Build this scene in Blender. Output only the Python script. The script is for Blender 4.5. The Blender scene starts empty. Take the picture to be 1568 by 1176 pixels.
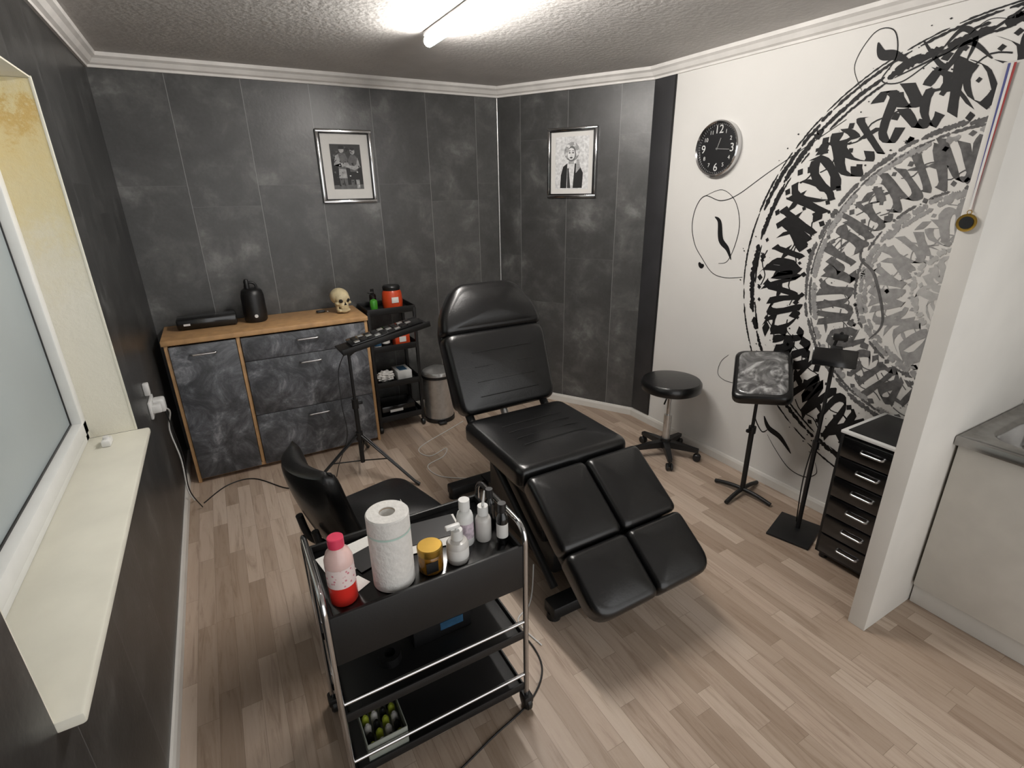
import bpy, bmesh, math, random
from mathutils import Vector, Matrix, Euler
R=random.Random(7)
pi=math.pi
def lin(c):
    if isinstance(c,str):
        c=c.lstrip('#'); c=[int(c[i:i+2],16)/255 for i in (0,2,4)]
        c=[x/12.92 if x<=.04045 else ((x+.055)/1.055)**2.4 for x in c]
    return tuple(c)+(1,)
# ---------- materials ----------
def base(name):
    m=bpy.data.materials.new(name); m.use_nodes=True
    nt=m.node_tree; return m,nt,nt.nodes['Principled BSDF']
def nd(nt,t,**kw):
    n=nt.nodes.new(t)
    for k,v in kw.items():
        if k in n.inputs: n.inputs[k].default_value=v
        else: setattr(n,k,v)
    return n
def ramp(nt,fac,stops):
    r=nt.nodes.new('ShaderNodeValToRGB'); e=r.color_ramp.elements
    while len(e)<len(stops): e.new(.5)
    for i,(p,c) in enumerate(stops): e[i].position=p; e[i].color=c
    nt.links.new(fac,r.inputs[0]); return r.outputs[0]
def sc(c,k): return tuple(min(1,x*k) for x in c[:3])+(1,)
def S(name,col,rough=.5,metal=0,var=.12,scale=12,bump=0,bscale=80,coat=0,emit=0,trans=0,spec=None,bdist=.002,detail=4):
    m,nt,b=base(name); col=lin(col)
    tc=nd(nt,'ShaderNodeTexCoord'); n=nd(nt,'ShaderNodeTexNoise',Scale=scale,Detail=detail)
    nt.links.new(tc.outputs['Object'],n.inputs['Vector'])
    o=ramp(nt,n.outputs['Fac'],[(.3,sc(col,1-var)),(.7,sc(col,1+var))])
    nt.links.new(o,b.inputs['Base Color'])
    b.inputs['Roughness'].default_value=rough; b.inputs['Metallic'].default_value=metal
    b.inputs['Coat Weight'].default_value=coat; b.inputs['Coat Roughness'].default_value=.15
    b.inputs['Transmission Weight'].default_value=trans
    if spec is not None: b.inputs['Specular IOR Level'].default_value=spec
    if emit: 
        b.inputs['Emission Color'].default_value=col; b.inputs['Emission Strength'].default_value=emit
    if bump:
        n2=nd(nt,'ShaderNodeTexNoise',Scale=bscale,Detail=5); nt.links.new(tc.outputs['Object'],n2.inputs['Vector'])
        bp=nd(nt,'ShaderNodeBump',Strength=bump,Distance=bdist); nt.links.new(n2.outputs['Fac'],bp.inputs['Height'])
        nt.links.new(bp.outputs[0],b.inputs['Normal'])
    return m
def mixc(nt,f,a,b,mode='MIX'):
    m=nt.nodes.new('ShaderNodeMix'); m.data_type='RGBA'; m.blend_type=mode
    for s,v in ((0,f),(6,a),(7,b)):
        if isinstance(v,(float,int,tuple)): m.inputs[s].default_value=v
        else: nt.links.new(v,m.inputs[s])
    return m.outputs[2]
def panel_mat(name,off,dark=1.0,ph=1.75,boff=.07):
    m,nt,b=base(name); tc=nd(nt,'ShaderNodeTexCoord'); sx=nd(nt,'ShaderNodeSeparateXYZ'); nt.links.new(tc.outputs['Object'],sx.inputs[0])
    ad=nd(nt,'ShaderNodeMath',operation='ADD'); ad.inputs[1].default_value=off; nt.links.new(sx.outputs['X'],ad.inputs[0])
    cb=nd(nt,'ShaderNodeCombineXYZ'); nt.links.new(sx.outputs['Z'],cb.inputs[0]); nt.links.new(ad.outputs[0],cb.inputs[1])
    def brk(w,ms):
        br=nd(nt,'ShaderNodeTexBrick',offset=boff,offset_frequency=2)
        nt.links.new(cb.outputs[0],br.inputs['Vector'])
        for k,v in (('Scale',1.0),('Mortar Size',ms),('Mortar Smooth',.2),('Bias',0.0),('Brick Width',w),('Row Height',.388)): br.inputs[k].default_value=v
        br.inputs['Color1'].default_value=(0,0,0,1); br.inputs['Color2'].default_value=(1,1,1,1); br.inputs['Mortar'].default_value=(.5,.5,.5,1); return br
    br=brk(ph,.0012); bv=brk(40,.0018)
    ml=nd(nt,'ShaderNodeVectorMath',operation='MULTIPLY_ADD'); nt.links.new(br.outputs['Color'],ml.inputs[0]); ml.inputs[1].default_value=(7,3,5); nt.links.new(tc.outputs['Object'],ml.inputs[2])
    n=nd(nt,'ShaderNodeTexNoise',Scale=4.4,Detail=9,Roughness=.62,Distortion=.25); nt.links.new(ml.outputs[0],n.inputs['Vector'])
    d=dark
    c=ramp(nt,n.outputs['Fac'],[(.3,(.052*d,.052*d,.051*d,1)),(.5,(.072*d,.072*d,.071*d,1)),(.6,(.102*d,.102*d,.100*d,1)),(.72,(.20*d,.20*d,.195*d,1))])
    n2=nd(nt,'ShaderNodeTexNoise',Scale=55,Detail=3); nt.links.new(tc.outputs['Object'],n2.inputs['Vector'])
    c=mixc(nt,.18,c,n2.outputs['Fac'],'OVERLAY')
    t=ramp(nt,br.outputs['Color'],[(0,(.78,.78,.78,1)),(1,(1.0,1.0,1.0,1))])
    c=mixc(nt,1.0,c,t,'MULTIPLY')
    c=mixc(nt,br.outputs['Fac'],c,(.10*d,.10*d,.10*d,1)); c=mixc(nt,bv.outputs['Fac'],c,(.2*d,.2*d,.2*d,1))
    nt.links.new(c,b.inputs['Base Color']); b.inputs['Roughness'].default_value=.36
    bp=nd(nt,'ShaderNodeBump',Strength=.25,Distance=.002); nt.links.new(n2.outputs['Fac'],bp.inputs['Height']); nt.links.new(bp.outputs[0],b.inputs['Normal'])
    return m
def floor_mat():
    m,nt,b=base('oak_laminate'); tc=nd(nt,'ShaderNodeTexCoord'); sx=nd(nt,'ShaderNodeSeparateXYZ'); nt.links.new(tc.outputs['Object'],sx.inputs[0])
    cb=nd(nt,'ShaderNodeCombineXYZ'); nt.links.new(sx.outputs['Y'],cb.inputs[0]); nt.links.new(sx.outputs['X'],cb.inputs[1])
    def brick(w,off,ms):
        br=nd(nt,'ShaderNodeTexBrick',offset=off,offset_frequency=2,squash=.8,squash_frequency=3); nt.links.new(cb.outputs[0],br.inputs['Vector'])
        for k,v in (('Scale',1.0),('Mortar Size',ms),('Mortar Smooth',.3),('Bias',0.0),('Brick Width',w),('Row Height',.068)): br.inputs[k].default_value=v
        br.inputs['Color1'].default_value=(0,0,0,1); br.inputs['Color2'].default_value=(1,1,1,1); br.inputs['Mortar'].default_value=(.4,.4,.4,1); return br
    br=brick(.48,.41,.0006)
    t=ramp(nt,br.outputs['Color'],[(0,lin('#a08d7c')),(.35,lin('#af9d8c')),(.7,lin('#bba999')),(1,lin('#c8b8a8'))])
    ml=nd(nt,'ShaderNodeVectorMath',operation='MULTIPLY_ADD'); nt.links.new(br.outputs['Color'],ml.inputs[0]); ml.inputs[1].default_value=(9,4,5); nt.links.new(tc.outputs['Object'],ml.inputs[2])
    mp=nd(nt,'ShaderNodeMapping'); mp.inputs['Scale'].default_value=(34,2.6,1); nt.links.new(ml.outputs[0],mp.inputs['Vector'])
    n=nd(nt,'ShaderNodeTexNoise',Scale=1.0,Detail=7,Roughness=.7,Distortion=.9); nt.links.new(mp.outputs[0],n.inputs['Vector'])
    g=ramp(nt,n.outputs['Fac'],[(.3,(.58,.52,.47,1)),(.48,(.91,.885,.86,1)),(.68,(1,1,1,1))])
    c=mixc(nt,.9,t,g,'MULTIPLY')
    c=mixc(nt,br.outputs['Fac'],c,lin('#7b6a5b'))
    nt.links.new(c,b.inputs['Base Color']); b.inputs['Roughness'].default_value=.42
    bp=nd(nt,'ShaderNodeBump',Strength=.12,Distance=.001); nt.links.new(n.outputs['Fac'],bp.inputs['Height']); nt.links.new(bp.outputs[0],b.inputs['Normal'])
    return m
M={}
M['panel_back']=panel_mat('stone_panels_back',.068,1.08)
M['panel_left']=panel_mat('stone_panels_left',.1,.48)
M['panel_diag']=panel_mat('stone_panels_diag',-.199,1.0,1.2,.3)
M['panel_side']=S('dark_panel_strip','#303032',.5,var=.2,scale=5)
M['floor']=floor_mat()
M['white_wall']=S('white_painted_wall','#d9d7d3',.8,var=.03,scale=2,bump=.15,bscale=120)
M['white_part']=S('partition_paint','#d3d0ca',.6,var=.06,scale=3,bump=.1,bscale=60)
M['ceiling']=S('stippled_ceiling','#c9c6c3',.9,var=.05,scale=6,bump=.35,bscale=38,bdist=.008)
M['trim']=S('trim_white','#d3d0ca',.55,var=.05,scale=6)
M['crown']=S('crown_plaster','#dad7d3',.7,var=.08,scale=9,bump=.2,bscale=60)
M['pvc']=S('window_pvc','#dfe0de',.35,var=.03)
M['sill']=S('sill_paint','#dedccf',.55,var=.06,scale=5,bump=.3,bscale=30)
M['frost']=S('frosted_glass','#a7b1b3',.35,var=.05,scale=2,bump=.1,bscale=200)
M['steel']=S('brushed_steel','#c9c8c6',.3,.85,var=.1,scale=30)
M['sinksteel']=S('sink_steel','#a09e9b',.24,.95,var=.15,scale=20)
M['chrome']=S('chrome','#c9c9ca',.12,1,var=.03)
M['black']=S('black_plastic','#121213',.42,var=.2)
M['blackg']=S('black_gloss','#0c0c0d',.18,var=.2,coat=.4)
M['blackm']=S('black_metal_powder','#0f0f10',.5,var=.2,bump=.1,bscale=200)
M['leather']=S('black_leather','#09090a',.31,var=.25,scale=20,bump=.3,bscale=120,bdist=.0014,coat=.2)
M['wood']=S('cabinet_oak_edge','#b99266',.5,var=.15,scale=20)
M['white']=S('white_plastic','#d8d8d6',.35,var=.04)
M['paper']=S('paper_white','#dedcd8',.9,var=.03,bump=.3,bscale=150)
M['towel']=S('quilted_paper_towel','#dcdad6',.95,var=.05,scale=70,bump=.9,bscale=75,bdist=.004)
M['red']=S('red_liquid','#e0352c',.25,var=.08,coat=.3)
M['pink']=S('pink_cap','#d8405f',.35,var=.1)
M['clearp']=S('translucent_plastic','#c9c6c2',.25,var=.05,coat=.3)
M['amber']=S('amber_jar','#7a5212',.15,var=.5,scale=30,coat=.5)
M['gold']=S('gold_lid','#a8863a',.3,.8,var=.15)
M['orange']=S('orange_red_plastic','#c8451f',.35,var=.1,coat=.2)
M['green']=S('green_bottle','#3f8f2c',.25,var=.2,coat=.3)
M['bone']=S('skull_bone','#cfc09a',.55,var=.2,scale=25,bump=.3,bscale=40)
M['dark']=S('painted_cavity_shade','#15110d',.8,var=.2)  # dark colour painted in for the shade of the skull's hollows
M['blue']=S('blue_item','#2a4f6c',.4,var=.3,scale=40)
M['yg']=S('yellow_green_caps','#a9b53a',.4,var=.3,scale=40)
def frontmat():
    m,nt,b=base('slate_look_front'); tc=nd(nt,'ShaderNodeTexCoord')
    n=nd(nt,'ShaderNodeTexNoise',Scale=5.5,Detail=10,Roughness=.76,Distortion=.6); nt.links.new(tc.outputs['Object'],n.inputs['Vector'])
    c=ramp(nt,n.outputs['Fac'],[(.33,(.026,.027,.03,1)),(.46,(.06,.063,.07,1)),(.55,(.12,.126,.14,1)),(.67,(.33,.34,.36,1))])
    nt.links.new(c,b.inputs['Base Color']); b.inputs['Roughness'].default_value=.4; return m
M['slate']=frontmat()
def revealmat():
    m,nt,b=base('raw_plaster_reveal'); tc=nd(nt,'ShaderNodeTexCoord'); sx=nd(nt,'ShaderNodeSeparateXYZ'); nt.links.new(tc.outputs['Object'],sx.inputs[0])
    n=nd(nt,'ShaderNodeTexNoise',Scale=9,Detail=8,Roughness=.75); nt.links.new(tc.outputs['Object'],n.inputs['Vector'])
    a=nd(nt,'ShaderNodeMath',operation='MULTIPLY_ADD'); nt.links.new(n.outputs['Fac'],a.inputs[0]); a.inputs[1].default_value=.6; nt.links.new(sx.outputs['Z'],a.inputs[2])
    mr=nd(nt,'ShaderNodeMapRange'); mr.inputs[1].default_value=.2; mr.inputs[2].default_value=.98; nt.links.new(a.outputs[0],mr.inputs[0])
    c=ramp(nt,mr.outputs[0],[(0,lin('#e4e1d4')),(.22,lin('#e0dbc8')),(.42,lin('#ddd2ac')),(.7,lin('#dccb9a')),(.8,lin('#cfb06e')),(.86,lin('#dccd9c')),(1,lin('#e0d8bc'))])
    nt.links.new(c,b.inputs['Base Color']); b.inputs['Roughness'].default_value=.85
    bp=nd(nt,'ShaderNodeBump',Strength=.5,Distance=.01); nt.links.new(n.outputs['Fac'],bp.inputs['Height']); nt.links.new(bp.outputs[0],b.inputs['Normal']); return m
M['reveal']=revealmat()
M['ink']=S('mural_ink_black','#121112',.6,var=.4,scale=60,spec=.3)
M['ink2']=S('mural_ink_grey','#5c5b5b',.7,var=.35,scale=40,spec=.3)
M['ink3']=S('mural_ink_light_grey','#969594',.7,var=.18,scale=40,spec=.3)
M['ink4']=S('mural_ink_pale_grey','#b2b1af',.7,var=.1,scale=40,spec=.3)
M['tube']=S('lamp_tube','#fffaf4',.5,var=0,emit=150)
# ---------- geometry helpers ----------
def link(o,parent=None):
    bpy.context.scene.collection.objects.link(o)
    if parent: o.parent=parent
    return o
def grp(name,loc=(0,0,0),rz=0):
    e=bpy.data.objects.new(name,None); e.location=loc; e.rotation_euler=(0,0,rz); e.empty_display_size=.1; return link(e)
def mo(name,vs,fs,mat,parent=None,smooth=True,ang=35,loc=(0,0,0),rot=None,fix=True):
    me=bpy.data.meshes.new(name); me.from_pydata([tuple(v) for v in vs],[],fs); 
    if fix:
        bm=bmesh.new(); bm.from_mesh(me); bmesh.ops.recalc_face_normals(bm,faces=bm.faces); bm.to_mesh(me); bm.free()
    me.materials.append(mat)
    if smooth:
        me.shade_smooth(); me.set_sharp_from_angle(angle=math.radians(ang))
    o=bpy.data.objects.new(name,me); o.location=loc
    if rot is not None: o.rotation_euler=rot
    return link(o,parent)
def frombm(name,bm,mat,parent=None,ang=35,loc=(0,0,0),rot=None):
    me=bpy.data.meshes.new(name); bm.to_mesh(me); bm.free(); me.materials.append(mat); me.shade_smooth(); me.set_sharp_from_angle(angle=math.radians(ang))
    o=bpy.data.objects.new(name,me); o.location=loc
    if rot is not None: o.rotation_euler=rot
    return link(o,parent)
def box(name,c,s,mat,parent=None,bev=.004,rot=None,seg=2):
    bm=bmesh.new(); bmesh.ops.create_cube(bm,size=1)
    for v in bm.verts: v.co=Vector((v.co.x*s[0],v.co.y*s[1],v.co.z*s[2]))
    if bev>0:
        bv=min(bev,min(s)*.45); bmesh.ops.bevel(bm,geom=list(bm.edges),offset=bv,segments=seg,affect='EDGES',profile=.5)
    return frombm(name,bm,mat,parent,loc=c,rot=rot)
def bx(name,x0,x1,y0,y1,z0,z1,mat,parent=None,bev=.004):
    return box(name,((x0+x1)/2,(y0+y1)/2,(z0+z1)/2),(abs(x1-x0),abs(y1-y0),abs(z1-z0)),mat,parent,bev)
def lathe(name,prof,loc,mat,parent=None,seg=32,rot=None,ang=40):
    vs=[];fs=[];rings=[]
    for r,z in prof:
        if r<1e-6: rings.append([len(vs)]); vs.append((0,0,z))
        else:
            rings.append(list(range(len(vs),len(vs)+seg)))
            vs+= [(r*math.cos(2*pi*i/seg),r*math.sin(2*pi*i/seg),z) for i in range(seg)]
    for a,b in zip(rings,rings[1:]):
        for i in range(seg):
            j=(i+1)%seg
            if len(a)==1 and len(b)>1: fs.append((a[0],b[i],b[j]))
            elif len(b)==1 and len(a)>1: fs.append((a[i],a[j],b[0]))
            elif len(a)>1: fs.append((a[i],a[j],b[j],b[i]))
    return mo(name,vs,fs,mat,parent,loc=loc,rot=rot,ang=ang)
def cyl(name,p1,p2,r,mat,parent=None,seg=20,r2=None):
    p1=Vector(p1);p2=Vector(p2);d=p2-p1;L=d.length
    o=lathe(name,[(0,0),(r,0),(r if r2 is None else r2,L),(0,L)],p1,mat,parent,seg)
    o.rotation_mode='QUATERNION'; o.rotation_quaternion=Vector((0,0,1)).rotation_difference(d.normalized()); return o
def cat(pts,n=8,closed=False):
    P=[Vector(p) for p in pts]; out=[]; N=len(P)
    for i in range(N if closed else N-1):
        if closed: a,b,c,d=P[i-1],P[i],P[(i+1)%N],P[(i+2)%N]
        else: a,b,c,d=P[max(i-1,0)],P[i],P[i+1],P[min(i+2,N-1)]
        for k in range(n):
            t=k/n; out.append(.5*((2*b)+(c-a)*t+(2*a-5*b+4*c-d)*t*t+(3*b-a-3*c+d)*t**3))
    if not closed: out.append(P[-1])
    return out
def tube(name,pts,r,mat,parent=None,smooth=False,closed=False,seg=10,radii=None):
    P=cat(pts,8,closed) if smooth else [Vector(p) for p in pts]
    N=len(P); vs=[];fs=[]; up=None
    for i,p in enumerate(P):
        t=(P[(i+1)%N]-P[i-1]) if closed else (P[min(i+1,N-1)]-P[max(i-1,0)])
        t=t.normalized()
        if up is None: up=Vector((0,0,1)) if abs(t.z)<.9 else Vector((1,0,0))
        s=t.cross(up)
        if s.length<1e-4: s=t.cross(Vector((0,1,0)))
        s.normalize(); up=s.cross(t).normalized()
        rr=radii[i*len(radii)//N] if radii else r
        for k in range(seg):
            a=2*pi*k/seg; vs.append(p+(s*math.cos(a)+up*math.sin(a))*rr)
    for i in range(N if closed else N-1):
        for k in range(seg):
            a=i*seg; b=((i+1)%N)*seg; k2=(k+1)%seg
            fs.append((a+k,a+k2,b+k2,b+k))
    if not closed: fs.append(tuple(range(seg))); fs.append(tuple(range((N-1)*seg,N*seg)))
    return mo(name,vs,fs,mat,parent,ang=50)
def filletpath(pts,r,n=6):
    P=[Vector(p) for p in pts]; out=[P[0]]
    for i in range(1,len(P)-1):
        a=(P[i-1]-P[i]); b=(P[i+1]-P[i]); rr=min(r,a.length*.49,b.length*.49); a.normalize();b.normalize()
        p0=P[i]+a*rr; p1=P[i]+b*rr
        for k in range(n+1):
            t=k/n; out.append((1-t)**2*p0+2*t*(1-t)*P[i]+t*t*p1)
    out.append(P[-1]); return out
def rpoly(corners,radii,n=6):
    out=[];N=len(corners)
    for i in range(N):
        p=Vector(corners[i]); a=(Vector(corners[i-1])-p); b=(Vector(corners[(i+1)%N])-p); r=radii[i] if isinstance(radii,(list,tuple)) else radii
        la,lb=a.length,b.length; a.normalize();b.normalize(); r=min(r,la*.49,lb*.49)
        p0=p+a*r;p1=p+b*r
        for k in range(n+1):
            t=k/n; out.append((1-t)**2*p0+2*t*(1-t)*p+t*t*p1)
    res=[]
    for i,p in enumerate(out):
        q=out[(i+1)%len(out)]; res.append(p); L=(q-p).length; k=int(L/.06)
        for j in range(1,k+1): res.append(p.lerp(q,j/(k+1)))
    return res
def cushion(name,corners,rad,T,puff,mat,parent,mat4,e=.025,bot=None):
    ol=rpoly(corners,rad); c=sum(ol,Vector((0,0)))/len(ol)
    hw=max(abs(p.x-c.x) for p in ol); hl=max(abs(p.y-c.y) for p in ol)
    rings=[]
    def ring(d,z,extra=1):
        fx=(1-d/hw)*extra; fy=(1-d/hl)*extra
        return [Vector((c.x+(p.x-c.x)*fx,c.y+(p.y-c.y)*fy,z)) for p in ol]
    rings.append(ring(e*.6,-T/2,.5)); rings.append(ring(e*.6,-T/2))
    for k in range(0,4):
        a=-pi/2+k*pi/6; rings.append(ring(e*.5*(1-math.cos(a)),-T/2+e*.5*(1+math.sin(a))))
    for k in range(0,7):
        a=k*pi/12; rings.append(ring(e*(1-math.cos(a)),T/2-e+e*math.sin(a)))
    for f in (.96,.9,.82,.7,.55,.4,.2): rings.append(ring(e,T/2+puff*(1-f**2.2),f))
    vs=[];fs=[];n=len(ol)
    vs.append(Vector((c.x,c.y,-T/2)))
    for r in rings: vs+=r
    for i in range(n): fs.append((0,1+(i+1)%n,1+i))
    for k in range(len(rings)-1):
        a=1+k*n;b=a+n
        for i in range(n):
            j=(i+1)%n; fs.append((a+i,a+j,b+j,b+i))
    vs.append(Vector((c.x,c.y,T/2+puff))); a=1+(len(rings)-1)*n
    for i in range(n): fs.append((a+i,a+(i+1)%n,len(vs)-1))
    o=mo(name,vs,fs,mat,parent,ang=60); o.matrix_basis=mat4; return o
def rc(w,l,w2=None):
    w2=w if w2 is None else w2
    return [(-w/2,-l/2),(w/2,-l/2),(w2/2,l/2),(-w2/2,l/2)]
def TR(loc,rx=0,ry=0,rz=0): return Matrix.Translation(loc)@Euler((rx,ry,rz)).to_matrix().to_4x4()
def sweep(name,plan,prof,mat,closed=False):
    P=[Vector(p) for p in plan]; N=len(P); offs=[]
    def nr(a,b): d=(b-a).normalized(); return Vector((d.y,-d.x))
    for i in range(N):
        if i==0: o=nr(P[0],P[1])
        elif i==N-1: o=nr(P[-2],P[-1])
        else:
            a=nr(P[i-1],P[i]);b=nr(P[i],P[i+1]); o=(a+b)/(1+a.dot(b))
        offs.append(o)
    vs=[];fs=[];k=len(prof)
    for p,o in zip(P,offs):
        for d,z in prof: q=p+o*d; vs.append((q.x,q.y,z))
    for i in range(N-1):
        for j in range(k):
            j2=(j+1)%k; fs.append((i*k+j,i*k+j2,(i+1)*k+j2,(i+1)*k+j))
    fs.append(tuple(range(k))); fs.append(tuple(range((N-1)*k,N*k)))
    return mo(name,vs,fs,mat,ang=20)
# ---------- room ----------
XL,XR,YB,ZC=-.4165,2.66,3.85,2.41
Y0=-1.3
A=(2.057,3.85);B=(2.66,2.82); NX=2.90
bx('floor',XL-.3,NX+.1,Y0,YB+.1,-.1,0,M['floor'],bev=0)
bx('ceiling',XL-.3,NX+.1,Y0,YB+.1,ZC,ZC+.1,M['ceiling'],bev=0)
def wallseg(name,p,q,z0,z1,mat,th=.1,loc0=None):
    p=Vector(p);q=Vector(q);d=q-p;L=d.length;a=math.atan2(d.y,d.x)
    vs=[(x,y,z) for z in (z0,z1) for x,y in ((0,0),(L,0),(L,th),(0,th))]
    fs=[(0,1,5,4),(1,2,6,5),(2,3,7,6),(3,0,4,7),(0,3,2,1),(4,5,6,7)]
    return mo(name,vs,fs,mat,smooth=False,loc=(p.x,p.y,0),rot=(0,0,a))
w=wallseg('wall_back',(0,YB),(A[0]+.12,YB),0,ZC,M['panel_back'])
for v in w.data.vertices:
    if v.co.x<.01: v.co.x=XL-.3
wallseg('wall_diagonal',A,B,0,ZC,M['panel_diag'])
def multi(name,boxes,mat,off=(0,0,0),rz=0):
    vs=[];fs=[]
    for x0,x1,y0,y1,z0,z1 in boxes:
        b=len(vs); vs+=[(x,y,z) for z in (z0,z1) for x,y in ((x0,y0),(x1,y0),(x1,y1),(x0,y1))]
        fs+=[tuple(b+i for i in f) for f in ((0,1,5,4),(1,2,6,5),(2,3,7,6),(3,0,4,7),(0,3,2,1),(4,5,6,7))]
    return mo(name,vs,fs,mat,smooth=False,loc=off,rot=(0,0,rz))
WY0,WY1,WZ0,WZ1=.99,2.44,.775,2.07
TH=.28
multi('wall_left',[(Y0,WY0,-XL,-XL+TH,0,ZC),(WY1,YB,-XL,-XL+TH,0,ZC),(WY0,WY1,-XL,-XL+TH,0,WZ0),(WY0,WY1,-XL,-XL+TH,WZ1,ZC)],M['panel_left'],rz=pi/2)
bx('wall_right',XR,NX+.1,.704,2.82,0,ZC,M['white_wall'],bev=0)
bx('wall_niche',NX,NX+.1,Y0,.70,0,ZC,M['white_part'],bev=0)
bx('wall_partition',2.006,NX,.70,.765,0,2.01,M['white_part'],bev=.003)
bx('wall_panel_strip',XR-.008,XR-.0005,2.637,2.815,.07,2.343,M['panel_side'],bev=.001)
bx('trim_window_sill',-.585,-.372,WY0+.001,WY1-.001,.772,.80,M['sill'],bev=.008)
wn=grp('window_1',(-.6,0,0))
def wf(n,y0,y1,z0,z1,x0,x1,mat,b=.006): return bx(n,x0,x1,y0,y1,z0,z1,mat,wn,b)
wf('lining_far',WY1-.006,WY1-.0005,.8,WZ1-.007,.025,.1825,M['reveal'],0); wf('lining_near',WY0+.0005,WY0+.006,.8,WZ1-.007,.025,.1825,M['reveal'],0)
wf('lining_top',WY0,WY1,WZ1-.006,WZ1-.0005,.025,.1825,M['reveal'],0); wf('corner_bead_far',WY1-.008,WY1-.002,.8,WZ1,.1775,.1870,M['sill'],.002)
wf('frame_bottom',WY0,WY1,.80,.85,-.035,.03,M['pvc']); wf('frame_top',WY0,WY1,WZ1-.06,WZ1-.007,-.035,.03,M['pvc'])
wf('frame_far',WY1-.055,WY1-.006,.80,WZ1-.007,-.035,.03,M['pvc']); wf('frame_near',WY0+.006,WY0+.055,.80,WZ1-.007,-.035,.03,M['pvc'])
wf('sash_bottom',WY0+.05,WY1-.05,.845,.90,-.03,.045,M['pvc']); wf('sash_top',WY0+.05,WY1-.05,WZ1-.11,WZ1-.055,-.03,.045,M['pvc'])
wf('sash_far',WY1-.105,WY1-.05,.845,WZ1-.055,-.03,.045,M['pvc']); wf('sash_near',WY0+.05,WY0+.105,.845,WZ1-.055,-.03,.045,M['pvc'])
wf('gasket_far',WY1-.112,WY1-.104,.9,WZ1-.11,-.03,.0135,M['black'],.001); wf('gasket_bottom',WY0+.1,WY1-.1,.898,.907,-.03,.0135,M['black'],.001)
wf('pane',WY0+.1,WY1-.1,.895,WZ1-.105,-.005,.01,M['frost'],.001)
sw=grp('window_sensor',(-.5,2.33,.80)); box('body',(0,0,.012),(.03,.06,.024),M['white'],sw,.005); lathe('cap',[(0,.024),(.01,.024),(.01,.034),(0,.034)],(0,0,0),M['white'],sw,16)
crown=[(0,2.343),(.012,2.343),(.014,2.355),(.03,2.362),(.045,2.382),(.062,2.392),(.066,2.4095),(0,2.4095)]
sweep('trim_crown',[(XL,Y0),(XL,YB),A,B,(XR,.70),(NX,.70)],crown,M['crown'])
bb=[(0,0.001),(.014,0.001),(.014,.045),(.008,.06),(0,.062)]
sweep('baseboard_left',[(XL,Y0),(XL,YB)],bb,M['trim']); sweep('baseboard_back',[(XL+.016,YB),(A[0]-.02,YB)],bb,M['trim'])
sweep('baseboard_right',[A,B,(XR,.767)],bb,M['trim'])
cyl('trim_corner_strip',(A[0]-.006,A[1]-.008,.07),(A[0]-.006,A[1]-.008,2.34),.007,M['steel'],seg=10)
bx('trim_panel_edge',XR-.012,XR-.0005,2.630,2.637,.07,2.343,M['black'],bev=.001)
# ---------- lamp ----------
lp=grp('fluorescent_ceiling_light',(1.075,2.1,2.405))
box('housing',(0,0,-.008),(.045,1.2,.018),M['white'],lp,.004)
cyl('tube_diffuser',(0,-.585,-.038),(0,.59,-.038),.024,M['tube'],lp,20)
cyl('end_cap_far',(0,.59,-.038),(0,.6,-.038),.021,M['white'],lp); cyl('end_cap_near',(0,-.6,-.038),(0,-.585,-.038),.021,M['white'],lp)
# ---------- sideboard ----------
X0,X1,YF,YK,H=-.357,.803,3.425,3.83,.925
sb=grp('sideboard',(0,0,0))
bx('carcass_top',X0-.01,X1+.005,YF-.012,YK,H-.03,H,M['wood'],sb)
bx('side_left',X0,X0+.02,YF,YK,.0,H-.03,M['wood'],sb); bx('side_right',X1-.02,X1,YF,YK,0,H-.03,M['wood'],sb)
bx('back_panel',X0+.02,X1-.02,YK-.01,YK,.03,H-.03,M['wood'],sb); bx('bottom_panel',X0+.02,X1-.02,YF+.005,YK-.01,.02,.045,M['wood'],sb)
XD=.022
bx('divider',XD-.01,XD+.012,YF,YK-.01,.045,H-.03,M['wood'],sb)
bx('door_left',X0+.022,XD-.012,YF-.012,YF+.006,.03,H-.04,M['slate'],sb,.003)
dz=[(.03,.375),(.378,.735),(.738,H-.04)]
for i,(a,b) in enumerate(dz): bx('drawer_front_%d'%i,XD+.014,X1-.022,YF-.012,YF+.006,a,b,M['slate'],sb,.003)
def handle(x,z,w=.13):
    tube('handle',filletpath([(x-w/2,YF-.012,z),(x-w/2,YF-.035,z),(x+w/2,YF-.035,z),(x+w/2,YF-.012,z)],.012),.006,M['chrome'],sb)
handle((X0+XD)/2,.83)
for z in (.835,.685,.32): handle((XD+X1)/2,z)
pr=grp('soundbar_box',(-.12,3.70,H)); box('body',(0,0,.037),(.33,.14,.066),M['blackg'],pr,.012); box('foot',(0,0,.003),(.28,.1,.006),M['black'],pr,.001); box('logo',(-.11,-.0705,.035),(.035,.002,.012),M['white'],pr,.0)
sp=grp('portable_speaker',(.156,3.68,H)); lathe('body',[(0,0),(.058,0),(.068,.012),(.07,.05),(.068,.17),(.06,.2),(.045,.212),(0,.214)],(0,0,0),M['black'],sp,36)
lathe('badge',[(0,0),(.011,0),(.011,.002),(0,.002)],(0,-.0695,.045),M['white'],sp,16,rot=(pi/2,0,0))
tube('strap_loop',[(-.03,0,.2),(-.028,0,.235),(.0,0,.25),(.028,0,.235),(.03,0,.2)],.008,M['black'],sp,smooth=True)
lathe('knob',[(0,.2),(.014,.2),(.016,.255),(.01,.27),(0,.272)],(-.02,0,0),M['black'],sp,16)
kp=grp('key_fob',(.56,3.70,H)); box('fob',(0,0,.008),(.06,.035,.016),M['blackg'],kp,.007); tube('ring',[(.045+.014*math.cos(t),.014*math.sin(t),.003) for t in [i*pi/6 for i in range(12)]],.0015,M['chrome'],kp,closed=True)
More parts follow.
